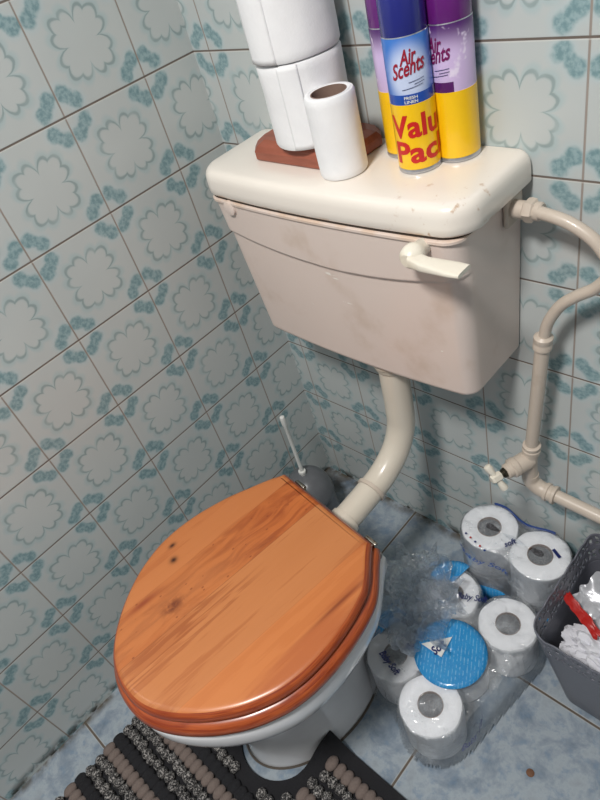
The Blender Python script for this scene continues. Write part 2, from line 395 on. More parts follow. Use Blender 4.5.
# ------------------------------------------------------------------ cistern
LZ = .914                                        # top of the cistern lid
cist = empty('toilet_cistern', (.34, 0, .61))
tag(cist, 'old cream low-level toilet cistern fixed to the tiled back wall', 'cistern')
CO = Vector((.34, 0, .61))
def rrect(x0, x1, y0, y1, z, rf, rb=.004, n=10, bow=0):   # rounded rectangle ring, front corners rf, rear rb
    pts = []
    def arc(cx, cy, r, a0, a1):
        for i in range(n + 1):
            a = lerp(a0, a1, i / n); pts.append([cx + r * math.cos(a), cy + r * math.sin(a)])
    def line(ax, ay, bx, by, k):
        for i in range(1, k): pts.append([lerp(ax, bx, i / k), lerp(ay, by, i / k)])
    arc(x1 - rb, y1 - rb, rb, PI / 2, 0); line(x1, y1 - rb, x1, y0 + rf, 8)
    arc(x1 - rf, y0 + rf, rf, 0, -PI / 2); line(x1 - rf, y0, x0 + rf, y0, 40)
    arc(x0 + rf, y0 + rf, rf, -PI / 2, -PI); line(x0, y0 + rf, x0, y1 - rb, 8)
    arc(x0 + rb, y1 - rb, rb, -PI, -1.5 * PI); line(x0 + rb, y1, x1 - rb, y1, 20)
    xm = (x0 + x1) / 2; hw = (x1 - x0) / 2; o = []
    for x, y in pts:
        k = (y1 - y) / (y1 - y0)
        o.append(Vector((x, y - bow * max(0, 1 - ((x - xm) / hw) ** 2) * k, z)))
    return o
g = G(); rs = []
ZT = .8735
def body_ring(z, inset=0):
    k = (z - .605) / (ZT - .605)
    x0 = lerp(.136, .124, k) + inset; x1 = lerp(.559, .567, k) - inset; y0 = lerp(-.128, -.143, k) + inset
    ring = rrect(x0, x1, y0, -.001, z, lerp(.020, .024, k), bow=.010)
    ze = .787 + .034 * ((.5 * (x0 + x1) + .02 - 0) * 0 + 1) * 0
    for p in ring:
        edge = .795 + (.013 if p.x < .37 else .020) * ((p.x - .37) / .19) ** 2
        front = sstep(y0 + .034, y0 + .012, p.y) 
        p.y -= .0045 * front * sstep(edge - .0022, edge + .0022, z)
    return ring
zs = [.605 + .0015 * i for i in range(int((ZT - .605) / .0015))] + [ZT]
rs.append([Vector((p.x, p.y, .605)) for p in body_ring(.6055, .012)])
for z, ins in ((.607, .005), (.610, .002), (.6145, .0)): rs.append([Vector((p.x, p.y, z)) for p in body_ring(z, ins)])
for z in zs:
    if .6155 < z < .867: rs.append(body_ring(z))
for z, ins in ((.8665, -.0005), (.8675, -.0028), (.8708, -.0028), (.8718, -.001), (.8718, .006)): rs.append([Vector((p.x, p.y, z)) for p in body_ring(.866, ins)])
g.rings(rs); g.rot(Matrix.Translation(-CO)); g.build('body', M['cream'], cist, angle=40)
# lid
g = G(); rs = []
for ins, z in ((.006, .876), (.0015, .8765), (0, .879), (0, .888), (.0003, .898), (.0014, .9045), (.0038, .9093), (.0075, .9125), (.013, LZ), (.04, LZ + .0002)):
    r_ = rrect(.109 + ins, .581 - ins, -.1475 + ins, -.0008, z, max(.012, .036 - ins * .6), rb=.006 + ins * .2, bow=.012)
    rs.append(r_)
g.rings(rs); LO = Vector((.34, 0, .876)); g.rot(Matrix.Translation(-LO)); o = g.build('lid', M['lid'], cist, angle=50); o.location = LO - CO
g = G(); rs = [rrect(.116, .571, -.1448, -.004, z, .03, bow=.011) for z in (.8775, .8712)]  # dark ring added to stand for the shade in the seam under the lid
g.rings(rs); g.rot(Matrix.Translation(-CO)); g.build('gap_shade_ring', M['gap_shade'], cist)
# round blanking cap on the left of the front
g = G(); g.lathe([(.0001, -.0025), (.0095, -.0025), (.0112, -.0018), (.012, 0), (.012, .008)], (0, 0, 0), 32, 'y'); g.rot(Matrix.Translation(Vector((.174, -.1530, .861)) - CO))
g.build('blanking_cap', M['cream'], cist)
# lever
lv = G(); lv.lathe([(.0001, -.030), (.008, -.030), (.0125, -.026), (.0145, -.019), (.0145, -.012), (.011, -.006), (.010, .006)], (0, 0, 0), 32, 'y')
lv.rot(Matrix.Translation(Vector((.523, -.155, .862)) - CO)); L0 = lv.build('flush_lever', M['lever'], cist)
g = G(); rs = []
for i in range(13):
    t = i / 12; x = lerp(.0, .072, t); w = interp([(0, .010), (.2, .010), (.8, .0135), (1, .0125)], t); h = interp([(0, .008), (.2, .0062), (.8, .0035), (1, .0028)], t)
    zc = interp([(0, .0), (.25, -.002), (1, .003)], t); yc = -.024 - .005 * t
    rs.append([Vector((x, yc + (w if abs(math.cos(a)) ** .6 * w > w else w) * math.copysign(abs(math.cos(a)) ** .5, math.cos(a)), zc + h * math.copysign(abs(math.sin(a)) ** .5, math.sin(a)))) for a in [2 * PI * j / 24 + .01 for j in range(24)]])
g.rings(rs); g.rot(Matrix.Translation(Vector((.527, -.155, .862)) - CO)); g.build('lever_paddle', M['lever'], L0)
# inlet plate and nuts on the right side
g = G(); g.box((.5705, -.031, .853), (.007, .038, .036), .003); g.rot(Matrix.Translation(-CO)); inl = g.build('inlet_plate', M['pipe'], cist)
g = G(); g.lathe([(.0105, 0), (.011, .002), (.011, .016), (.0105, .021)], (.573, -.036, .857), 24, 'x'); g.rot(Matrix.Translation(-CO)); g.build('inlet_tail', M['pipe'], inl)
# ------------------------------------------------------------------ supply pipe
sp = empty('water_supply_pipe', (.60, -.045, .36))
tag(sp, 'cream painted water pipe curving from the cistern side down to a stop tap', 'pipe')
SO = Vector((.60, -.045, .36))
def spart(g, name, mat='pipe', parent=None): g.rot(Matrix.Translation(-SO)); return g.build(name, M[mat], parent or sp, angle=35)
up = catmull([(.594, -.038, .859), (.612, -.042, .860), (.648, -.045, .854), (.680, -.047, .836), (.698, -.047, .806), (.684, -.046, .778), (.660, -.045, .758), (.640, -.045, .738), (.624, -.045, .706), (.618, -.045, .672)], 8)
g = G(); g.tube(up, .0076, 20); spart(g, 'bent_pipe')
g = G(); g.lathe([(.011, 0), (.0140, .002), (.0148, .007), (.0140, .012), (.011, .014)], (.590, -.038, .859), 6, 'x'); g.lathe([(.0105, .013), (.0112, .015), (.0112, .020), (.0095, .022)], (.590, -.038, .859), 24, 'x'); spart(g, 'compression_nut')
g = G(); g.tube([(.618, -.045, .678), (.612, -.045, .60), (.603, -.045, .49), (.600, -.045, .452)], .0100, 24); spart(g, 'riser_pipe')
g = G(); d = Vector((.618 - .612, 0, .072)).normalized()
g.lathe([(.0100, -.012), (.0128, -.010), (.0128, -.003), (.0120, -.001), (.0120, .001), (.0128, .003), (.0128, .009), (.009, .012)], n=28); g.rot(aim((.6175, -.045, .672), d)); spart(g, 'pipe_coupling')
g = G(); g.lathe([(.0105, -.006), (.0140, -.005), (.0145, .003), (.0130, .005), (.0140, .007), (.0140, .012), (.0105, .014)], n=28); g.rot(aim((.600, -.045, .445), (.05, 0, 1))); spart(g, 'collar')
# stop valve body, angled out to the tap
g = G(); g.tube(catmull([(.600, -.045, .446), (.597, -.047, .425), (.596, -.046, .40), (.598, -.045, .372)], 6), [.0135] * 18 + [.0130], 24)
v0 = Vector((.598, -.046, .425)); v1 = Vector((.580, -.088, .423)); d = (v1 - v0)
g2 = G(); g2.lathe([(.0145, 0), (.0155, .012), (.0150, .026), (.0165, .028), (.0165, .036), (.013, .038), (.0125, .046), (.010, .048)], n=28); g2.rot(aim(v0, d)); g.add(g2.v, g2.f)
val = spart(g, 'stop_valve')
d.normalize()
g = G(); g.lathe([(.0065, .044), (.0065, .064)], n=20); g.lathe([(.009, .046), (.009, .052)], n=6); g.rot(aim(v0, d)); spart(g, 'valve_stem', 'dark_metal', val)
hc = v0 + d * .066; hd = Vector((.42, .05, -.62)).normalized()
g = G(); g.tube([hc + hd * q for q in (-.027, -.0255, -.021, -.012, -.007, .007, .012, .021, .0255, .027)], [.002, .0058, .0068, .0052, .0048, .0048, .0052, .0068, .0058, .002], 16)
g2 = G(); g2.lathe([(.0075, -.009), (.0085, -.006), (.0085, .006), (.006, .009)], n=6); g2.rot(aim(hc, d)); g.add(g2.v, g2.f); spart(g, 'tap_handle', 'lever', val)
# elbow and horizontal run
g = G(); g.tube(catmull([(.598, -.045, .385), (.600, -.045, .368), (.612, -.045, .358), (.628, -.045, .355)], 6), .0135, 24)
g.lathe([(.0135, 0), (.0160, .001), (.0160, .006), (.0140, .007), (.0140, .013), (.0160, .014), (.0160, .019), (.0105, .020)], (.624, -.045, .355), 28, 'x'); spart(g, 'elbow')
g = G(); g.tube([(.640, -.045, .355), (.90, -.045, .335), (1.30, -.045, .30), (RX - .001, -.045, .27)], .0108, 24); spart(g, 'floor_run_pipe')

# ------------------------------------------------------------------ toilet pan
TO = Vector((.388, -.307, 0)); TR = -.1385            # rear middle of the seat; -z rotation
pan = empty('toilet', TO, TR)                     # local: x lateral, -y forwards
tag(pan, 'white ceramic toilet with closed varnished pine lid beside the left wall', 'toilet')
W = [(0, .1155), (.03, .134), (.06, .149), (.10, .164), (.15, .1755), (.19, .179), (.22, .1775), (.25, .1715), (.29, .155), (.325, .132), (.35, .110), (.37, .088), (.385, .0665), (.395, .045), (.4005, .022), (.402, 0)]
def outline(n=60):
    tops = catmull([(s, t, 0) for t, s in W], 6)
    R_ = [Vector((p.x - .019 * (1 - sstep(0, .07, p.y)), -p.y)) for p in tops]
    L_ = [Vector((-p.x - .006 * (1 - sstep(0, .07, -p.y)), p.y)) for p in reversed([Vector((p.x, -p.y)) for p in tops][:-1])]
    back = [Vector((lerp(-.1215, .0965, i / 12), 0)) for i in range(1, 12)]
    return R_ + L_ + back
OUT = outline()
def offset(poly, d):
    n = len(poly); o = []
    for i in range(n):
        e = (poly[(i + 1) % n] - poly[i - 1]); 
        if e.length < 1e-9: e = Vector((1, 0))
        e.normalize(); nrm = Vector((-e.y, e.x)); o.append(poly[i] + nrm * d)
    return o
# orientation test: make positive offsets grow outward
if sum((a - Vector((0, -.19))).length for a in offset(OUT, .01)) < sum((a - Vector((0, -.19))).length for a in OUT):
    _off = offset
    def offset(poly, d): return _off(poly, -d)
def plate(prof, poly=OUT):
    g = G(); g.rings([[Vector((p.x, p.y, z)) for p in offset(poly, d)] for d, z in prof]); return g
seat_cover = pan; ZS = 0
prof = [(-.012, .4188), (-.003, .4194), (.0012, .4230), (.0018, .4285), (-.0015, .4350), (-.005, .4385), (-.0095, .4400), (-.013, .4402)]
rings = [[Vector((p.x, p.y, z - ZS)) for p in offset(OUT, d)] for d, z in prof]
g = G(); g.rings(rings)
n = len(OUT); fm = []
for i in range(len(prof) - 1): fm += [1 if i < 5 else 0] * n
fm += [1, 0]
o = g.build('lid', M['wood_lid'], seat_cover, mats=[M['wood_edge']], fm=fm, angle=50); o['label'] = 'varnished pine plank lid, closed'
bm = bmesh.new(); bm.from_mesh(o.data); bmesh.ops.recalc_face_normals(bm, faces=bm.faces); bm.to_mesh(o.data); bm.free()
inner = [Vector((p.x * .66, -.19 + (p.y + .19) * .68)) for p in OUT]
g = G(); ro = []
for d, z in ((.0, .3890), (.0070, .3912), (.0108, .399), (.0106, .407), (.0065, .4145), (.0, .4180), (-.012, .4184)): ro.append([Vector((p.x, p.y, z - ZS)) for p in offset(OUT, d)])
for z in (.4184, .3890): ro.append([Vector((p.x, p.y, z - ZS)) for p in inner])
ro.append(ro[0]); g.rings(ro, False, False); sr = g.build('seat', M['wood_edge'], seat_cover, angle=50); sr['label'] = 'reddish varnished pine seat ring'
for sx in (-.092, .086):
    g = G(); g.lathe([(.0040, -.010), (.0045, -.009), (.0045, .012), (.0040, .013)], (sx, .0065, .4225 - ZS), 18, 'x'); g.lathe([(.0075, .3875 - ZS), (.0075, .396 - ZS), (.0040, .402 - ZS), (.0040, .4225 - ZS)], (sx + .008, .0065, 0), 20); g.build('hinge', M['chrome'], sr)
# ceramic body
RIM = [Vector((p.x, p.y)) for p in OUT if True]
def extend(p):
    return p
RIMX = []
for p in OUT:
    if p.y > -.0001 and abs(p.x) < .1156: RIMX.append(Vector((p.x, .012 * (1 - (abs(p.x) / .135) ** 4) )))
    else: RIMX.append(Vector((p.x, p.y + .006 * sstep(-.06, 0, p.y))))
def ray_r(poly, c, a):
    d = Vector((math.cos(a), math.sin(a))); best = .1
    n = len(poly)
    for i in range(n):
        p = poly[i] - c; q = poly[(i + 1) % n] - c; e = q - p
        den = d.x * e.y - d.y * e.x
        if abs(den) < 1e-12: continue
        t = (p.x * e.y - p.y * e.x) / den; u = (p.x * d.y - p.y * d.x) / den
        if t > 0 and -1e-6 <= u <= 1 + 1e-6: best = t
    return best
NA = 96; cc = Vector((0, -.185)); rimr = [ray_r(RIMX, cc, 2 * PI * j / NA) for j in range(NA)]
def sec(z, k, sc, tc, a=.1, b=.15, ex=2.0):
    ring = []
    for j in range(NA):
        an = 2 * PI * j / NA; ca, sa = math.cos(an), math.sin(an)
        re = 1 / ((abs(ca) / a) ** ex + (abs(sa) / b) ** ex) ** (1 / ex)
        r = lerp(rimr[j] * sc, re, k)
        ring.append(Vector((r * ca, lerp(cc.y, -tc, k) + r * sa, z)))
    return ring
rs = [sec(.06, 1, 1, .19, .03, .04), sec(.18, 1, 1, .19, .08, .10), sec(.30, 1, 1, .19, .12, .15), sec(.370, .3, .74, .19, .14, .165), sec(.3865, 0, .80, .19), sec(.3878, 0, .86, .19), sec(.3872, 0, .99, .19), sec(.384, 0, 1.026, .19), sec(.377, 0, 1.040, .19), sec(.354, 0, 1.038, .19), sec(.340, 0, 1.022, .19), sec(.330, .05, .99, .19, .17, .20), sec(.318, .15, .94, .19, .16, .19),
      sec(.303, .5, .88, .185, .145, .175), sec(.275, .85, .85, .18, .132, .165), sec(.24, 1, 1, .178, .117, .155), sec(.20, 1, 1, .176, .103, .150), sec(.16, 1, 1, .172, .094, .146), sec(.11, 1, 1, .170, .088, .145), sec(.065, 1, 1, .170, .088, .147), sec(.03, 1, 1, .170, .092, .151), sec(.012, 1, 1, .170, .098, .154), sec(.0, 1, 1, .170, .100, .156)]
g = G(); g.rings(rs); g.build('bowl', M['ceramic'], pan, angle=60)
g = G(); g.tube(catmull([(.0, -.06, .33), (.0, -.03, .350), (.0, -.005, .360), (.0, .010, .363)], 6), [.040] * 6 + [.036] * 6 + [.031] * 6 + [.030], 28); g.build('inlet_horn', M['ceramic'], pan)
# thin dark ring on the floor round the foot
g = G(); a = sec(.0005, 1, 1, .170, .104, .160); b = sec(.004, 1, 1, .170, .1005, .1565); g.rings([a, b], False, False); g.build('foot_ring', simple('dark foot ring', srgb(96, 88, 80), .8), pan)

# flush pipe
fp = empty('flush_pipe', (.39, -.09, .612)); tag(fp, 'curved cream flush pipe between cistern underside and toilet pan', 'pipe'); FO = Vector((.39, -.09, .612))
path = catmull([(.390, -.098, .600), (.391, -.101, .555), (.392, -.104, .50), (.392, -.110, .455), (.390, -.132, .415), (.386, -.172, .386), (.382, -.222, .373), (.379, -.288, .366)], 8)
g = G(); g.tube(path, .0245, 32); g.rot(Matrix.Translation(-FO)); g.build('pipe', M['flush'], fp)
g = G(); g.lathe([(.0245, .584), (.027, .585), (.0295, .589), (.0295, .598), (.033, .599), (.033, .6045)], (.390, -.098, 0), 32, cap0=False); g.rot(Matrix.Translation(-FO)); g.build('outlet_nut', M['flush'], fp)
g = G(); g.lathe([(.0250, -.004), (.0275, -.003), (.0275, .003), (.0250, .004)], n=32, cap0=False, cap1=False); g.rot(aim((.3835, -.206, .3765), (-.03, -1, -.2))); g.rot(Matrix.Translation(-FO)); g.build('joint_ring', M['pipe'], fp)
g = G(); g.lathe([(.0250, -.008), (.0275, -.007), (.0285, .0), (.0295, .012)], n=32, cap0=False, cap1=False); g.rot(aim((.3795, -.282, .3662), (-.03, -1, -.1))); g.rot(Matrix.Translation(-FO)); g.build('cone_seal', M['flush'], fp)

# ------------------------------------------------------------------ toilet brush
tb = empty('toilet_brush', (.085, -.140, 0)); tag(tb, 'toilet brush with grey domed holder and thin white handle in the corner', 'toilet brush')
g = G(); g.lathe([(.058, .0), (.061, .002), (.0605, .02), (.056, .085), (.0565, .095)], n=48); g.build('holder', M['brush_holder'], tb)
g = G(); g.lathe([(.0580, .092), (.0595, .098), (.0590, .108), (.0545, .128), (.046, .145), (.033, .158), (.018, .1655), (.0001, .1675)], n=48); g.build('dome_cover', M['brush_holder'], tb)
g = G(); g.lathe([(.0115, .1545), (.0115, .160), (.007, .161), (.006, .172), (.0085, .1725), (.0092, .176), (.0085, .1795), (.0050, .180)], n=24); g.build('collar', M['white_plastic'], tb)
g = G(); g.lathe([(.0045, .178), (.0042, .25), (.0042, .328), (.0058, .333), (.0062, .348), (.0052, .356), (.0001, .3585)], n=20); g.build('handle', M['white_plastic'], tb)

# ------------------------------------------------------------------ things on the cistern
pl = empty('toilet_roll_holder', (.285, -.054, LZ)); tag(pl, 'reddish wooden toilet roll stand whose square foot carries the stacked pair', 'toilet roll holder')
g = G(); rs = []
def chamf(hx, hy, c, z):
    return [Vector(p) for p in ((hx, hy - c, z), (hx - c, hy, z), (-hx + c, hy, z), (-hx, hy - c, z), (-hx, -hy + c, z), (-hx + c, -hy, z), (hx - c, -hy, z), (hx, -hy + c, z))]
for i, z in ((.003, 0), (.0, .003), (.0, .014), (.004, .021), (.012, .027), (.013, .0275)): rs.append(chamf(.092 - i, .0505 - i, .016, z))
g.rings(rs); o = g.build('base', M['mahogany'], pl, smooth=False)
g = G(); g.lathe([(.009, .027), (.009, .33), (.013, .335), (.016, .347), (.010, .358), (.0001, .361)], (.015, -.0095, 0), 24); g.build('post', M['mahogany'], pl)
pl.rotation_euler.z = math.radians(-2)

def roll(name, r, h, core=.021, endmat='tissue_end', coremat='card', lump=.0012, seed=0, flap=False, corelip=.0):
    e = empty(name, (0, 0, 0)); g = G(); rs = []; n = 72
    prof = [(core, .001), (r - .006, .0), (r - .0015, .001), (r, .004)] + [(r, lerp(.004, h - .004, i / 14)) for i in range(1, 14)] + [(r, h - .004), (r - .0015, h - .001), (r - .006, h), (lerp(core, r, .5), h), (core, h - .001)]
    for q, z in prof:
        ring = []
        for j in range(n):
            a = 2 * PI * j / n; d = (noise.noise(Vector((math.cos(a) * 2.3 + seed * 9, math.sin(a) * 2.3, z * 26))) * lump) if q > core + .001 else 0
            ring.append(Vector(((q + d) * math.cos(a), (q + d) * math.sin(a), z)))
        rs.append(ring)
    rs.append(rs[0]); g.rings(rs, False, False); g.build('tissue', M['tissue'], e, angle=35)
    g = G(); g.rings([[Vector((q * math.cos(2 * PI * j / 40), q * math.sin(2 * PI * j / 40), z)) for j in range(40)] for q, z in ((core, .0005), (core, h - .0005), (core - .0012, h - .0005), (core - .0012, .0005), (core, .0005))], False, False)
    g.build('cardboard_tube', M[coremat], e)
    if flap:
        g = G(); A0, A1 = flap; rs = []
        for i in range(13):
            a = lerp(A0, A1, i / 12); rr = r + .0006 + .0007 * math.sin(i / 12 * PI)
            rs.append([Vector((rr * math.cos(a) * (1 + .006 * noise.noise(Vector((z * 60, a * 4, seed)))), rr * math.sin(a), z)) for z in [lerp(.002, h - .001, k / 16) for k in range(17)]])
        g.rings(rs, False, False, closed=False); o = g.build('loose_sheet', M['tissue'], e)
        s = o.modifiers.new('thick', 'SOLIDIFY'); s.thickness = .0006
    return e
BX, BY = .2965, -.0605
r1 = roll('toilet_roll', .0555, .106, seed=1, flap=(-1.35, -.85), core=.0205); r1.location = (BX, BY, LZ + .0275)
tag(r1, 'full white toilet roll resting on the mahogany base, lower of the stacked pair', 'toilet roll')
r2 = roll('toilet_roll', .0575, .108, seed=2, flap=(-2.1, -1.25), core=.0205); r2.location = (BX - .002, BY + .0005, LZ + .0275 + .1063)
tag(r2, 'full white toilet roll with loose sheet end, on top of the stacked pair', 'toilet roll')
r3 = roll('toilet_roll', .0312, .1005, seed=3, core=.0225, lump=.0005); r3.location = (.3725, -.0985, LZ + .0003)
tag(r3, 'thin nearly finished toilet roll with brown core beside the mahogany base', 'toilet roll')

# --- text helper
def text_faces(body, shear=0, bold=0, spacing=1):
    cu = bpy.data.curves.new('t', 'FONT'); cu.body = body; cu.shear = shear; cu.offset = bold; cu.space_character = spacing; cu.resolution_u = 3
    o = bpy.data.objects.new('t', cu); C.objects.link(o)
    me = bpy.data.meshes.new_from_object(o.evaluated_get(bpy.context.evaluated_depsgraph_get()))
    bm = bmesh.new(); bm.from_mesh(me); bmesh.ops.triangulate(bm, faces=bm.faces)
    xs = [v.co.x for v in bm.verts]; ys = [v.co.y for v in bm.verts]
    x0, x1, y0, y1 = min(xs), max(xs), min(ys), max(ys)
    for v in bm.verts: v.co.x = (v.co.x - x0) / (x1 - x0); v.co.y = (v.co.y - y0) / (y1 - y0); v.co.z = 0
    N = max(8, len(body) * 5)
    for i in range(1, N):
        bmesh.ops.bisect_plane(bm, geom=bm.verts[:] + bm.edges[:] + bm.faces[:], plane_co=(i / N, 0, 0), plane_no=(1, 0, 0))
    bm.verts.index_update(); v = [x.co.copy() for x in bm.verts]; f = [tuple(q.index for q in x.verts) for x in bm.faces]; bm.free()
    bpy.data.objects.remove(o); bpy.data.curves.remove(cu); bpy.data.meshes.remove(me)
    return v, f
def text_on(name, body, fn, mat, parent, shear=0, bold=0.0, spacing=1):
    v, f = text_faces(body, shear, bold, spacing); v = [fn(p.x, p.y) for p in v]
    me = bpy.data.meshes.new(name); me.from_pydata([tuple(p) for p in v], [], f); me.materials.append(mat)
    o = bpy.data.objects.new(name, me); C.objects.link(o); o.parent = parent; return o

for q in (r1, r2): q['group'] = 'toilet rolls stacked on the wooden stand'
CR = .0258
def can(name, loc, rz, kind):
    e = empty(name, loc, rz)                     # local +x faces the viewer
    t = NT('can label ' + kind); X = t.xyz(); z = X[2]; a = t.M('ARCTAN2', X[1], X[0])
    if kind == 'blue':
        top, mid, band = srgb(48, 112, 196), srgb(196, 208, 236), srgb(24, 74, 168)
    else:
        top, mid, band = srgb(74, 22, 100), srgb(204, 182, 222), srgb(84, 24, 96)
    yel = t.mix(t.noise(60, 2), srgb(250, 204, 14), srgb(244, 190, 10))
    da = t.M('DIVIDE', a, 1.15); dz = t.M('DIVIDE', t.M('SUBTRACT', z, .112), .036)
    glow = t.M('SUBTRACT', 1, t.sm(.45, 1.15, t.M('SQRT', t.M('ADD', t.M('MULTIPLY', da, da), t.M('MULTIPLY', dz, dz)))))
    lab = t.mix(glow, top, mid)
    if kind != 'blue':
        lab = t.mix(t.sm(.150, .118, z), top, mid)
        lab = t.mix(t.sm(.60, .70, t.noise(70, 2)), lab, srgb(226, 214, 236))
    if kind == 'blue':
        inb = t.M('MULTIPLY', t.M('LESS_THAN', z, .0925), t.M('LESS_THAN', t.M('ABSOLUTE', t.M('ADD', a, .08)), 1.25))
        lab = t.mix(t.M('LESS_THAN', z, .0925), lab, mid); lab = t.mix(inb, lab, band)
    else:
        inb = t.M('MULTIPLY', t.M('LESS_THAN', z, .0925), t.M('LESS_THAN', t.M('ABSOLUTE', a), .75)); lab = t.mix(inb, lab, band)
    c = t.mix(t.M('LESS_THAN', z, .0815), lab, yel)
    steel = t.M('MAXIMUM', t.M('LESS_THAN', z, .0055), t.M('GREATER_THAN', z, .150))
    c = t.mix(steel, c, srgb(190, 192, 198))
    mat = t.set(c, t.M('SUBTRACT', .33, t.M('MULTIPLY', steel, .05)), t.M('MULTIPLY', steel, .8), Coat_Weight=.5, Coat_Roughness=.08)
    g = G(); g.lathe([(CR - .004, .0015), (CR - .0018, 0), (CR, .0008), (CR + .0003, .003), (CR - .0008, .0055), (CR, .006), (CR, .0814), (CR - .0003, .0816), (CR - .0003, .150), (CR - .003, .155), (CR - .008, .158), (.0001, .158)], n=72); g.build('body', mat, e)
    g = G(); g.lathe([(CR - .0012, .150), (CR - .0006, .1515), (CR - .001, .192), (CR - .003, .201), (CR - .008, .2045), (.0001, .2055)], n=72)
    g.build('cap', simple('cap ' + kind, srgb(36, 42, 128) if kind == 'blue' else srgb(104, 30, 120), .25, Coat_Weight=.4), e)
    def wrap(s0, w, z0, h, tilt=0, dr=.00035):
        def fn(u, v):
            s = s0 + u * w; an = s / CR; r = CR + dr
            return Vector((r * math.cos(an), r * math.sin(an), z0 + v * h + tilt * u * w))
        return fn
    purple = simple('maroon lettering', srgb(160, 24, 50), .4); 
    ink = purple if kind == 'blue' else simple('plum lettering', srgb(120, 20, 90), .4)
    o_ = 0 if kind == 'blue' else 0
    text_on('brand_text', 'Air', wrap(-.0095, .019, .1225, .0155, .12), ink, e, .25, .025)
    text_on('brand_text', 'Scents', wrap(-.0195, .038, .108, .0165, .22), ink, e, .25, .02)
    for s0, w_, z0 in ((-.002, .018, .1045), (.004, .012, .1020), (-.010, .024, .0975)):
        wf = wrap(s0, w_, z0, .0006, .12); g = G(); g.rings([[wf(i / 10, 0), wf(i / 10, 1)] for i in range(11)], False, False, closed=False); g.build('fine_print_line', M['navy'], e)
    if kind == 'blue':
        text_on('small_text', 'FRESH', wrap(-.009, .015, .0875, .0032), M['white_plastic'], e, 0, .02)
        text_on('small_text', 'LINEN', wrap(-.009, .015, .0830, .0032), M['white_plastic'], e, 0, .02)
        text_on('sleeve_text', 'Value', wrap(-.0335, .083, .043, .0265, .03), M['redsleeve'], e, 0, .03)
        text_on('sleeve_text', 'Pack', wrap(-.0300, .080, .013, .0265, .03), M['redsleeve'], e, 0, .03)
    return e
def face(x, y): return math.atan2(-.677 - y, .937 - x)
c1 = can('air_freshener_can', (.4665, -.0630, LZ + .0003), face(.466, -.063), 'blue'); tag(c1, 'blue capped air freshener spray can with yellow value pack sleeve, front of the three', 'spray can')
c2 = can('air_freshener_can', (.4985, -.0265, LZ + .0003), face(.497, -.027) - .75, 'violet'); tag(c2, 'purple capped air freshener can at the right rear of the blue one', 'spray can')
c3 = can('air_freshener_can', (.4225, -.0285, LZ + .0003), face(.41, -.031) + 2.2, 'violet'); tag(c3, 'purple capped air freshener can at the left rear, nearest the thin toilet roll', 'spray can')
for q in (c1, c2, c3): q['group'] = 'air freshener cans on the cistern'
g = G(); rs = []
for i in range(9):
    a = -2.42 + (i / 8 - .5) * .42; rs.append([Vector(((CR + .0004) * math.cos(a), (CR + .0004) * math.sin(a), z)) for z in (.060, .067)])
g.rings(rs, False, False, closed=False); g.build('barcode_sticker', M['white_plastic'], c3)

# ------------------------------------------------------------------ toilet roll packs on the floor
def small_roll(loc, r, h, label, seed):
    e = roll('toilet_roll', r, h, core=.0225, coremat='card', lump=.0022, seed=seed); e.location = loc; e.rotation_euler.z = seed
    # dark grey disc closing the core just below its mouth
    g = G(); rr = .0205
    rs = [[Vector((q * math.cos(2 * PI * j / 24), q * math.sin(2 * PI * j / 24), h - dz + .001 * noise.noise(Vector((j, q * 900, seed))))) for j in range(24)] for q, dz in ((rr, .006), (rr * .66, .007), (rr * .33, .0065), (.0005, .0075))]
    g.rings(rs, False, True); g.build('core_end', M['core'], e)
    tag(e, label, 'toilet roll', 'toilet rolls on the floor'); return e
RA = .0524
A1 = (.523, -.063); A2 = (.628, -.0685)
small_roll((A1[0], A1[1], 0.001), RA, .099, 'bottom left toilet roll of the wrapped pack standing against the back wall', 11)
small_roll((A2[0], A2[1], 0.001), RA, .099, 'bottom right toilet roll of the wrapped pack beside the grey bin', 12)
small_roll((A1[0], A1[1], .1005), RA, .099, 'top left toilet roll of the wrapped pack standing against the back wall', 13)
small_roll((A2[0], A2[1], .1005), RA, .099, 'top right toilet roll of the wrapped pack beside the grey bin', 14)
# film around pack A
pa = empty('plastic_wrapper', ((A1[0] + A2[0]) / 2, (A1[1] + A2[1]) / 2, 0)); tag(pa, 'intact clear film wrapper around the tall roll pack by the wall', 'plastic wrapper')
PC = Vector(pa.location)
def hull_ring(z, off, n=96):
    ring = []
    a, b = Vector((*A1, 0)), Vector((*A2, 0)); d = (b - a); L = d.length; d.normalize(); nn = Vector((-d.y, d.x, 0)); R_ = RA + off
    m = n // 4
    for i in range(m): q = PI / 2 + PI * i / m; ring.append(a + d * R_ * math.cos(q) + nn * R_ * math.sin(q))
    for i in range(m): t = i / m; ring.append(a + d * L * t - nn * (R_ - .012 * math.sin(PI * t) ** 2))
    for i in range(m): q = -PI / 2 + PI * i / m; ring.append(b + d * R_ * math.cos(q) + nn * R_ * math.sin(q))
    for i in range(m): t = 1 - i / m; ring.append(a + d * L * t + nn * (R_ - .012 * math.sin(PI * t) ** 2))
    return [Vector((p.x, min(p.y, -.004), z)) for p in ring]
rs = []
for off, z in ((.001, .002), (.003, .006), (.0035, .05), (.003, .10), (.0035, .15), (.003, .19), (.001, .2005), (-.004, .2035), (-.016, .2030), (-.026, .2015), (-.036, .2025), (-.046, .2015)):
    ring = hull_ring(z, off)
    if off > -.002: ring = [p + (p - Vector((.575, -.066, z))).normalized() * .0016 * noise.noise(p * 55) for p in ring]
    ring = [Vector((p.x, min(p.y, -.003), p.z + (.0012 * noise.noise(p * 90) if z > .2 else 0))) for p in ring]
    rs.append(ring)
g = G(); g.rings(rs, False, False); g.rot(Matrix.Translation(-PC)); g.build('clear_film', M['film'], pa)
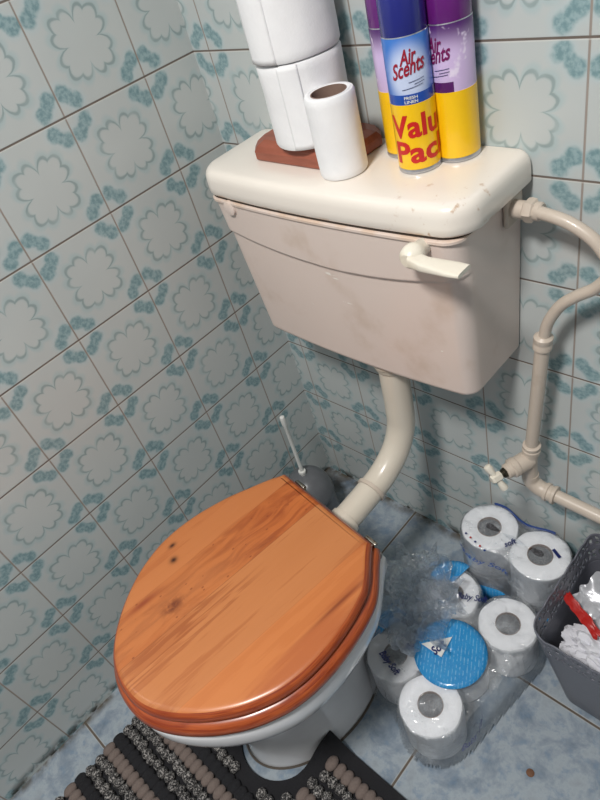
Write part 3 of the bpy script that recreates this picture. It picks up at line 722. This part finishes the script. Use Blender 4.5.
# printed marks on pack A
def strip(name, pts, w, mat, parent, off, up=(0, 0, 1)):
    g = G(); pts = [Vector(p) for p in pts]; up = Vector(up); g.rings([[p - up * w / 2, p + up * w / 2] for p in pts], False, False, closed=False)
    g.rot(Matrix.Translation(-off)); o = g.build(name, mat, parent); s = o.modifiers.new('t', 'SOLIDIFY'); s.thickness = .0003; return o
hr = hull_ring(.15, .0055); m = 24
strip('blue_side_print', [(p.x, p.y, .045) for p in hr[m - 6:2 * m + 8]], .060, M['blue'], pa, PC)
hb = hull_ring(.2, .0005)
strip('dark_blue_back_print', [(p.x, min(p.y, -.003), .195) for p in hb[3 * m:] + hb[:4]], .022, M['darkblue'], pa, PC)
def side_text(body, i0, z0, h, n_pts, mat, name='side_text'):
    hh = hull_ring(0, .0062)
    def fn(u, v):
        q = i0 + u * n_pts; k = int(q) % 96; f = q - int(q); p = hh[k].lerp(hh[(k + 1) % 96], f); return Vector((p.x, p.y, z0 + v * h)) - PC
    text_on(name, body, fn, mat, pa, .3, .015)
side_text('Baby Soft', m - 6, .150, .020, 22, simple('pale blue ink', srgb(80, 110, 180), .4))
def flat_text(body, c, ang, w, h, z, mat, parent, off, shear=.3, bold=.02, name='logo_text'):
    ca, sa = math.cos(ang), math.sin(ang)
    def fn(u, v):
        x = (u - .5) * w; y = (v - .5) * h
        return Vector((c[0] + x * ca - y * sa, c[1] + x * sa + y * ca, z)) - off
    text_on(name, body, fn, mat, parent, shear, bold)
flat_text('soft', (.574, -.078), 1.0, .024, .012, .2058, M['navy'], pa, PC)
g = G(); g.box((0, 0, 0), (.020, .006, .0003)); g.rot(Matrix.Translation(Vector((.652, -.055, .2056)) - PC) @ Matrix.Rotation(-.5, 4, 'Z')); g.build('printed_bar', M['navy'], pa, smooth=False)
for i, cl in enumerate(('navy', 'red', 'navy', 'red', 'darkblue')):
    g = G(); x = .497 + i * .012; y = -.103 - i * .0035 + .0; g.lathe([(.0022, 0), (.0022, .0003)], (x, y, .2055), 12); g.rot(Matrix.Translation(-PC)); g.build('printed_dot', M[cl], pa)

# pack B (torn open)
B = [((.590, -.380), .0545, .107, 'front toilet roll of the torn pack, lowest in the photo', 21), ((.4875, -.342), .0535, .105, 'toilet roll of the torn pack beside the toilet foot', 22),
     ((.574, -.2725), .0530, .108, 'toilet roll under the round blue print in the torn pack', 23), ((.6220, -.1765), .0530, .107, 'exposed toilet roll between the torn pack and the grey bin', 24),
     ((.505, -.180), .0525, .104, 'rear toilet roll of the torn pack under the blue and white film flap', 25)]
for c, r, h, l, s in B: small_roll((c[0], c[1], .001), r, h, l, s)
pb = empty('plastic_wrapper', (.56, -.28, 0)); PB = Vector(pb.location); tag(pb, 'torn crumpled clear plastic wrapper over the opened roll pack on the floor', 'plastic wrapper')
def drape_h(x, y):
    best = 0
    for c, r, h, l, s in B:
        d = math.hypot(x - c[0], y - c[1]); k = (1 - sstep(r + .003, r + .016, d)) ** 1.5; best = max(best, (h + .0035) * k)
    for (ax, ay), (bx, by) in (((.590, -.380), (.4875, -.342)), ((.590, -.380), (.574, -.2755)), ((.4875, -.342), (.574, -.2755)), ((.4875, -.342), (.505, -.180)), ((.574, -.2755), (.505, -.180)), ((.574, -.2755), (.6165, -.1765)), ((.605, -.365), (.628, -.190))):
        t = max(0, min(1, ((x - ax) * (bx - ax) + (y - ay) * (by - ay)) / ((bx - ax) ** 2 + (by - ay) ** 2))); d = math.hypot(x - lerp(ax, bx, t), y - lerp(ay, by, t))
        best = max(best, .103 * (1 - sstep(.046, .060, d)))
    return best
gx0, gx1, gy0, gy1, st = .400, .700, -.455, -.105, .0028
nx = int((gx1 - gx0) / st); ny = int((gy1 - gy0) / st); vv = {}; V_ = []; F_ = []
for i in range(nx + 1):
    for j in range(ny + 1):
        x = gx0 + i * st; y = gy0 + j * st; h = drape_h(x, y)
        if h > .0002:
            cr = sstep(.0, .07, h) * ( .003 * noise.noise(Vector((x * 70, y * 70, 3))) + .0015 * noise.noise(Vector((x * 200, y * 200, 8))))
            if h > .09: cr = abs(cr) * .7
            vv[i, j] = len(V_); V_.append(Vector((x + cr, y + cr, max(.0012, h + cr))) - PB)
for i in range(nx):
    for j in range(ny):
        k = [(i, j), (i + 1, j), (i + 1, j + 1), (i, j + 1)]
        if all(q in vv for q in k): F_.append(tuple(vv[q] for q in k))
obj('clear_film', V_, F_, M['film'], pb)
# loose crumpled flap standing up behind, a tangle of folded sheets
def crumple_sheet(name, c, sx, sy, rx, ry, rz, amp, seed, mat, parent, off, n=34, zmin=.003):
    Rm = Matrix.Rotation(rz, 3, 'Z') @ Matrix.Rotation(ry, 3, 'Y') @ Matrix.Rotation(rx, 3, 'X'); g = G(); rs = []
    for i in range(n + 1):
        row = []
        for j in range(n + 1):
            u = i / n - .5; v = j / n - .5; edge = 1 + .25 * noise.noise(Vector((u * 5 + seed, v * 5, seed)))
            p = Vector((u * sx * edge, v * sy * edge, 0)); q = Vector((u * sx * 42 + seed, v * sy * 42, seed))
            c1_ = noise.cell_vector(q * .55) if False else noise.noise_vector(q); c2 = noise.noise_vector(q * 2.3)
            p += Vector((c1_.x * .5, c1_.y * .5, abs(c1_.z) * 1.6)) * amp + Vector((c2.x, c2.y, abs(c2.z))) * amp * .35
            p = Rm @ p + Vector(c); p.z = max(zmin, p.z); row.append(p - off)
        rs.append(row)
    g.rings(rs, False, False, closed=False); o = g.build(name, mat, parent, angle=25); return o
crumple_sheet('loose_flap', (.478, -.250, .128), .14, .13, .1, -.15, .3, .021, 3, M['film_loose'], pb, PB, zmin=.112)
crumple_sheet('loose_flap', (.455, -.215, .125), .13, .13, .3, .1, 1.0, .022, 9, M['film_loose'], pb, PB, zmin=.10)
crumple_sheet('loose_flap', (.425, -.205, .07), .12, .15, .35, .6, .4, .014, 15, M['film_loose'], pb, PB)
crumple_sheet('loose_flap', (.495, -.31, .128), .07, .06, .2, .1, 2.0, .014, 22, M['film_loose'], pb, PB, zmin=.112)
# blue printed areas that lie on the film
def disc(name, c, r, z, mat, a0=0, a1=2 * PI, n=40, rings_=6, bend=0):
    g = G(); rs = []
    for k in range(rings_ + 1):
        q = r * (1 - k / rings_) + .0004
        rs.append([Vector((c[0] + q * math.cos(lerp(a0, a1, j / n)), c[1] + q * math.sin(lerp(a0, a1, j / n)), z + .001 * noise.noise(Vector((q * 60, j * .4, 2))) - bend * (q / r) ** 4)) for j in range(n + (0 if abs(a1 - a0 - 2 * PI) < .01 else 1))])
    g.rings(rs, False, False, closed=abs(a1 - a0 - 2 * PI) < .01); g.rot(Matrix.Translation(-PB)); o = g.build(name, mat, pb)
    s = o.modifiers.new('t', 'SOLIDIFY'); s.thickness = .0003; return o
disc('blue_print', (.5715, -.287), .0645, .1205, M['blue'], bend=.0015)
disc('blue_print', (.497, -.160), .047, .1115, M['blue'], 1.4, 3.6)
disc('blue_print', (.452, -.298), .046, .1135, M['blue'], .9, 4.4, bend=.03)
g = G(); g.add([Vector(p) - PB for p in ((.522, -.305, .1245), (.560, -.262, .1245), (.565, -.305, .1248), (.541, -.285, .1255))], [(0, 3, 1), (0, 2, 3), (2, 1, 3)]); o = g.build('white_print_patch', M['white_plastic'], pb, smooth=False)
s = o.modifiers.new('t', 'SOLIDIFY'); s.thickness = .0004
flat_text('Soft', (.551, -.293), 1.35, .030, .016, .1262, M['navy'], pb, PB, bold=.03)
flat_text('Baby Soft', (.546, -.173), .42, .058, .017, .1165, M['navy'], pb, PB, bold=.015)
flat_text('Baby Soft', (.492, -.366), -.3, .052, .018, .1150, M['navy'], pb, PB, bold=.03)
flat_text('Baby', (.510, -.318), .5, .026, .014, .1175, M['navy'], pb, PB, bold=.05)
def rim_text(body, c, r, a0, a1, z0, h):
    def fn(u, v): a = lerp(a0, a1, u); return Vector((c[0] + r * math.cos(a), c[1] + r * math.sin(a), z0 + v * h)) - PB
    text_on('side_text', body, fn, simple('pale violet ink', srgb(110, 112, 170), .4), pb, .3, .01)
rim_text('Baby Soft', (.590, -.365), .0765, -.45, .55, .045, .032)

# ------------------------------------------------------------------ waste bin
BC = Vector((.848, -.1265, 0)); wb = empty('waste_bin', BC); tag(wb, 'grey rectangular plastic waste bin with a lacy perforated rim', 'waste bin')
BH = .262
def bin_xy(u, z, ins=0):                     # u in 0..1 around, z height
    k = z / BH; hx = lerp(.113, .154, k) - ins; hy = lerp(.074, .115, k) - ins; r = lerp(.026, .030, k)
    segs = [2 * (hx - r), PI / 2 * r, 2 * (hy - r), PI / 2 * r] * 2; P_ = sum(segs); s = (u % 1) * P_
    cx, cy = -(hx - r), -hy; st_ = [(-(hx - r), -hy, 1, 0), None, (hx, -(hy - r), 0, 1), None, (hx - r, hy, -1, 0), None, (-hx, hy - r, 0, -1), None]
    cen = {1: (hx - r, -(hy - r), -PI / 2), 3: (hx - r, hy - r, 0), 5: (-(hx - r), hy - r, PI / 2), 7: (-(hx - r), -(hy - r), PI)}
    for i, L in enumerate(segs):
        if s <= L or i == 7:
            if i % 2 == 0: a = st_[i]; return a[0] + a[2] * s, a[1] + a[3] * s
            c = cen[i]; a = c[2] + s / L * PI / 2; return c[0] + r * math.cos(a), c[1] + r * math.sin(a)
        s -= L
    return 0, 0
NU = 160; ZB = .205
rs = []
for z, ins in ((.0, .006), (.002, .002), (.006, 0), (.06, 0), (.12, 0), (.17, 0), (ZB, 0)): rs.append([Vector((*bin_xy(j / NU, z, ins), z)) for j in range(NU)])
for z in (ZB, .12, .06, .004): rs.append([Vector((*bin_xy(j / NU, z, .002), z)) for j in range(NU)])
g = G(); g.rings(rs, True, True); g.build('tub', M['grey_plastic'], wb, angle=50)
NUf = 640; NV = 36; V_ = []; F_ = []; per = .985
def holed(u, z):
    P_ = .034; s = u * per; row = (z - .209) / .026; ri = int(row)
    lx = (s / P_ + .5 * (ri % 2)) % 1 - .5; ly = (row - ri) - .5
    lx *= P_; ly *= .026
    if z < .2095 or z > .2575: return False
    for a in (.785, 2.356):
        for sg in (1, -1):
            cx, cy = sg * .0068 * math.cos(a), sg * .0068 * math.sin(a)
            dx, dy = lx - cx, ly - cy; p = dx * math.cos(a) + dy * math.sin(a); q = -dx * math.sin(a) + dy * math.cos(a)
            if (p / .0050) ** 2 + (q / .0026) ** 2 < 1: return True
    if abs(lx) > P_ / 2 - .0034 and abs(ly) < .0045: return True
    return False
for i in range(NUf):
    for j in range(NV + 1):
        u = i / NUf; top = BH + .005 * abs(math.sin(u * per / .034 * PI)) ; z = lerp(ZB, top, j / NV); x, y = bin_xy(u, min(z, BH)); V_.append((x, y, z))
for i in range(NUf):
    for j in range(NV):
        z = lerp(ZB, BH, (j + .5) / NV)
        if holed((i + .5) / NUf, z): continue
        a = i * (NV + 1) + j; b = ((i + 1) % NUf) * (NV + 1) + j; F_.append((a, b, b + 1, a + 1))
o = obj('lacy_rim', V_, F_, M['grey_plastic'], wb); s = o.modifiers.new('t', 'SOLIDIFY'); s.thickness = .0022; s.offset = -1

# rubbish
def crumple_ball(name, c, s, seed, mat, label, cat, amp=.28, sub=5, rot=0, parts=None):
    e = bmesh.new(); bmesh.ops.create_icosphere(e, subdivisions=sub, radius=1)
    V_ = []
    for v in e.verts:
        p = v.co.copy(); n1 = noise.noise(p * 1.6 + Vector((seed, 0, 0))); n2 = abs(noise.noise(p * 3.5 + Vector((0, seed, 0)))); n3 = abs(noise.noise(p * 8 + Vector((0, 0, seed))))
        k = 1 + amp * (n1 * 1.2 - n2 * 1.3 + .25) - .10 * n3; p *= k
        V_.append(Vector((p.x * s[0], p.y * s[1], p.z * s[2])))
    F_ = [tuple(q.index for q in f.verts) for f in e.faces]; e.free()
    o = obj(name, V_, F_, mat, angle=28); o.location = c; o.rotation_euler.z = rot; tag(o, label, cat); return o
crumple_ball('rubbish_bag', (.86, -.115, .082), (.092, .056, .068), 4, M['film_loose'] if False else M['foil'], 'crumpled grey bag filling the bottom of the waste bin', 'rubbish')
tp = paper('crumpled tissue', srgb(226, 226, 230), srgb(205, 206, 216))
crumple_ball('crumpled_tissue', (.786, -.178, .182), (.066, .038, .030), 12, tp, 'crumpled white tissue against the front side of the waste bin', 'tissue', .35, rot=-.1)
wr = empty('food_wrapper', (.79, -.11, .165)); tag(wr, 'torn silver food wrapper with a red stripe on top of the rubbish in the bin', 'wrapper'); WO = Vector(wr.location)
crumple_sheet('wrapper_sheet', (.772, -.108, .196), .120, .085, .25, .15, -.40, .007, 31, M['foil'], wr, WO, 30, zmin=.150)
crumple_sheet('red_stripe', (.740, -.146, .217), .092, .016, .2, .0, -.48, .005, 37, M['red'], wr, WO, 24, zmin=.150)
crumple_sheet('red_stripe', (.775, -.070, .212), .07, .009, .2, .0, -.3, .005, 41, M['red'], wr, WO, 20, zmin=.150)

# ------------------------------------------------------------------ rug
rug = empty('pedestal_rug', (.36, -.78, 0)); tag(rug, 'striped chenille toilet rug in black, taupe and speckled grey around the foot', 'rug'); RO = Vector(rug.location)
X0, X1, YB, YF = .098, .640, -.510, -1.06
def cut(x, y):                                   # inside the U cut-out?
    cx, hw = .362, .092
    cx = .375 if y > -.55 else .368
    if y > -.56: return abs(x - cx) < hw + .004
    return ((x - .368) / .088) ** 2 + ((y + .56) / .096) ** 2 < 1
def cut(x, y): return cdist(x, y) < 0
def cdist(x, y):                                 # rough distance to the cut-out edge
    if y > -.56: return (x - .449 - .001 * sstep(-.56, -.51, y)) if x > .3655 else (.282 - x)
    q = math.sqrt(((x - .3655) / .0835) ** 2 + ((y + .56) / .090) ** 2); return (q - 1) * .086
def lift(x, y): return (.034 * (1 - sstep(-.01, .055, cdist(x, y))) * sstep(-.62, -.53, y)) if x > .37 else 0
def snap(x, y):
    d = cdist(x, y)
    if abs(d) > .0045: return x, y
    e = .0005; gx = (cdist(x + e, y) - d) / e; gy = (cdist(x, y + e) - d) / e; L = math.hypot(gx, gy) or 1
    return x - gx / L * d, y - gy / L * d
g = G(); st = .006; nx = int((X1 - X0) / st); ny = int((YB - YF) / st); idx = {}
for lay, z in ((0, .0008), (1, .0105)):
    for i in range(nx + 1):
        for j in range(ny + 1):
            x = X0 + i * (X1 - X0) / nx; y = YB - j * (YB - YF) / ny
            d = cdist(x, y)
            idx[lay, i, j] = len(g.v); g.v.append(Vector((*snap(x, y), z + lift(x, y))))
cell = set()
for i in range(nx):
    for j in range(ny):
        xc = X0 + (i + .5) * (X1 - X0) / nx; yc = YB - (j + .5) * (YB - YF) / ny
        if not cut(xc, yc): cell.add((i, j))
for (i, j) in cell:
    q = [(i, j), (i + 1, j), (i + 1, j + 1), (i, j + 1)]
    g.f.append(tuple(idx[1, a, b] for a, b in q)); g.f.append(tuple(idx[0, a, b] for a, b in q[::-1]))
    for (a, b), nb in (((q[0], q[1]), (i, j - 1)), ((q[1], q[2]), (i + 1, j)), ((q[2], q[3]), (i, j + 1)), ((q[3], q[0]), (i - 1, j))):
        if nb not in cell: g.f.append((idx[0, a[0], a[1]], idx[0, b[0], b[1]], idx[1, b[0], b[1]], idx[1, a[0], a[1]]))
g.rot(Matrix.Translation(-RO)); o = g.build('backing', M['rug_black'], rug, smooth=False)
bm = bmesh.new(); bm.from_mesh(o.data); loose = [v for v in bm.verts if not v.link_faces]; bmesh.ops.delete(bm, geom=loose, context='VERTS')
bmesh.ops.smooth_vert(bm, verts=[v for v in bm.verts], factor=0); bm.to_mesh(o.data); bm.free()
ico = bmesh.new(); bmesh.ops.create_icosphere(ico, subdivisions=2, radius=1); IV = [v.co.copy() for v in ico.verts]; IF = [tuple(q.index for q in f.verts) for f in ico.faces]; ico.free()
rows = 'TGGTGGBTGGBTGGBTGGBTGG'
for k, ch in enumerate(rows):
    y = -.549 - k * .0236
    if k >= 7: y = -.7145 - (k - 7) * .0236
    if y < YF + .01: break
    g = G(); x = X0 + .003 + random.random() * .006; step = .0172 if ch != 'G' else .0175
    while x < X1 - .006:
        yy = y + random.uniform(-.003, .003) * (ch == 'G')
        if cdist(x, yy) > (.024 if x > .37 else .020):
            if ch == 'G': s = (.0096, .0108, .0125)
            elif ch == 'B': s = (.0125, .0145, .006)
            else: s = (.0108, .0152, .0085)
            sd = random.random() * 50; a = random.random() * 6
            vs = []
            for p in IV:
                kx = 1 + (.30 * noise.noise(p * 2.2 + Vector((sd, 0, 0))) if ch == 'G' else .05 * noise.noise(p * 2 + Vector((sd, 0, 0))))
                vs.append(Vector((x + p.x * s[0] * kx, yy + p.y * s[1] * kx, max(.0102, .0155 + p.z * s[2] * kx) + lift(x, yy))))
            g.add(vs, IF)
        elif g.v:
            g.rot(Matrix.Translation(-RO)); g.build('tuft_row', M[{'T': 'rug_taupe', 'G': 'rug_grey', 'B': 'rug_black'}[ch]], rug, angle=80); g = G()
        x += step * random.uniform(.94, 1.06)
    if g.v:
        g.rot(Matrix.Translation(-RO)); g.build('tuft_row', M[{'T': 'rug_taupe', 'G': 'rug_grey', 'B': 'rug_black'}[ch]], rug, angle=80)

g = G(); g.lathe([(.0062, 0), (.0068, .0008), (.0050, .0022), (.0001, .0026)], n=20); o = g.build('rust_fleck', simple('rusty brown', srgb(120, 84, 62), .8, var=.3, scale=600)); o.location = (.754, -.345, 0)
tag(o, 'small round brown fleck lying on the bare blue floor tile', 'debris')
# ------------------------------------------------------------------ ceiling lamp
LX, LY = .70, -1.10
cl = empty('ceiling_light', (LX, LY, RZ)); tag(cl, 'round white ceiling lamp above the toilet', 'ceiling lamp')
g = G(); g.lathe([(.165, -.001), (.168, -.02), (.160, -.030), (.15, -.030)], n=48); g.build('frame', M['white_plastic'], cl)
em = NT('lamp diffuser'); em.set((1, 1, 1), .5); em.b.inputs['Emission Color'].default_value = (1, .97, .93, 1); em.b.inputs['Emission Strength'].default_value = 4.0
g = G(); g.lathe([(.148, -.030), (.140, -.038), (.10, -.048), (.0001, -.052)], n=48); g.build('diffuser', em.m, cl)
ld = bpy.data.lights.new('lamp', 'AREA'); ld.shape = 'DISK'; ld.size = .30; ld.energy = 31; ld.color = (1, .965, .93)
lo = bpy.data.objects.new('lamp', ld); C.objects.link(lo); lo.parent = cl; lo.location = (0, 0, -.058)
w = bpy.data.worlds.new('World'); bpy.context.scene.world = w; w.use_nodes = True
w.node_tree.nodes['Background'].inputs[0].default_value = (.6, .7, .8, 1); w.node_tree.nodes['Background'].inputs[1].default_value = .3

# ------------------------------------------------------------------ camera
cam = bpy.data.cameras.new('camera'); co = bpy.data.objects.new('camera', cam); C.objects.link(co)
co.location = (.936716527, -.677418975, 1.24817019); co.rotation_mode = 'XYZ'; co.rotation_euler = (.834729665, .245649935, .743117818)
cam.sensor_fit = 'VERTICAL'; cam.sensor_height = 24; cam.lens = 630.481962 / 800 * 24; cam.clip_start = .01
sc = bpy.context.scene; sc.camera = co
sc.view_settings.view_transform = 'Standard'; sc.view_settings.look = 'None'; sc.view_settings.gamma = 1; sc.view_settings.use_curve_mapping = False
sc.view_settings.exposure = 0.0
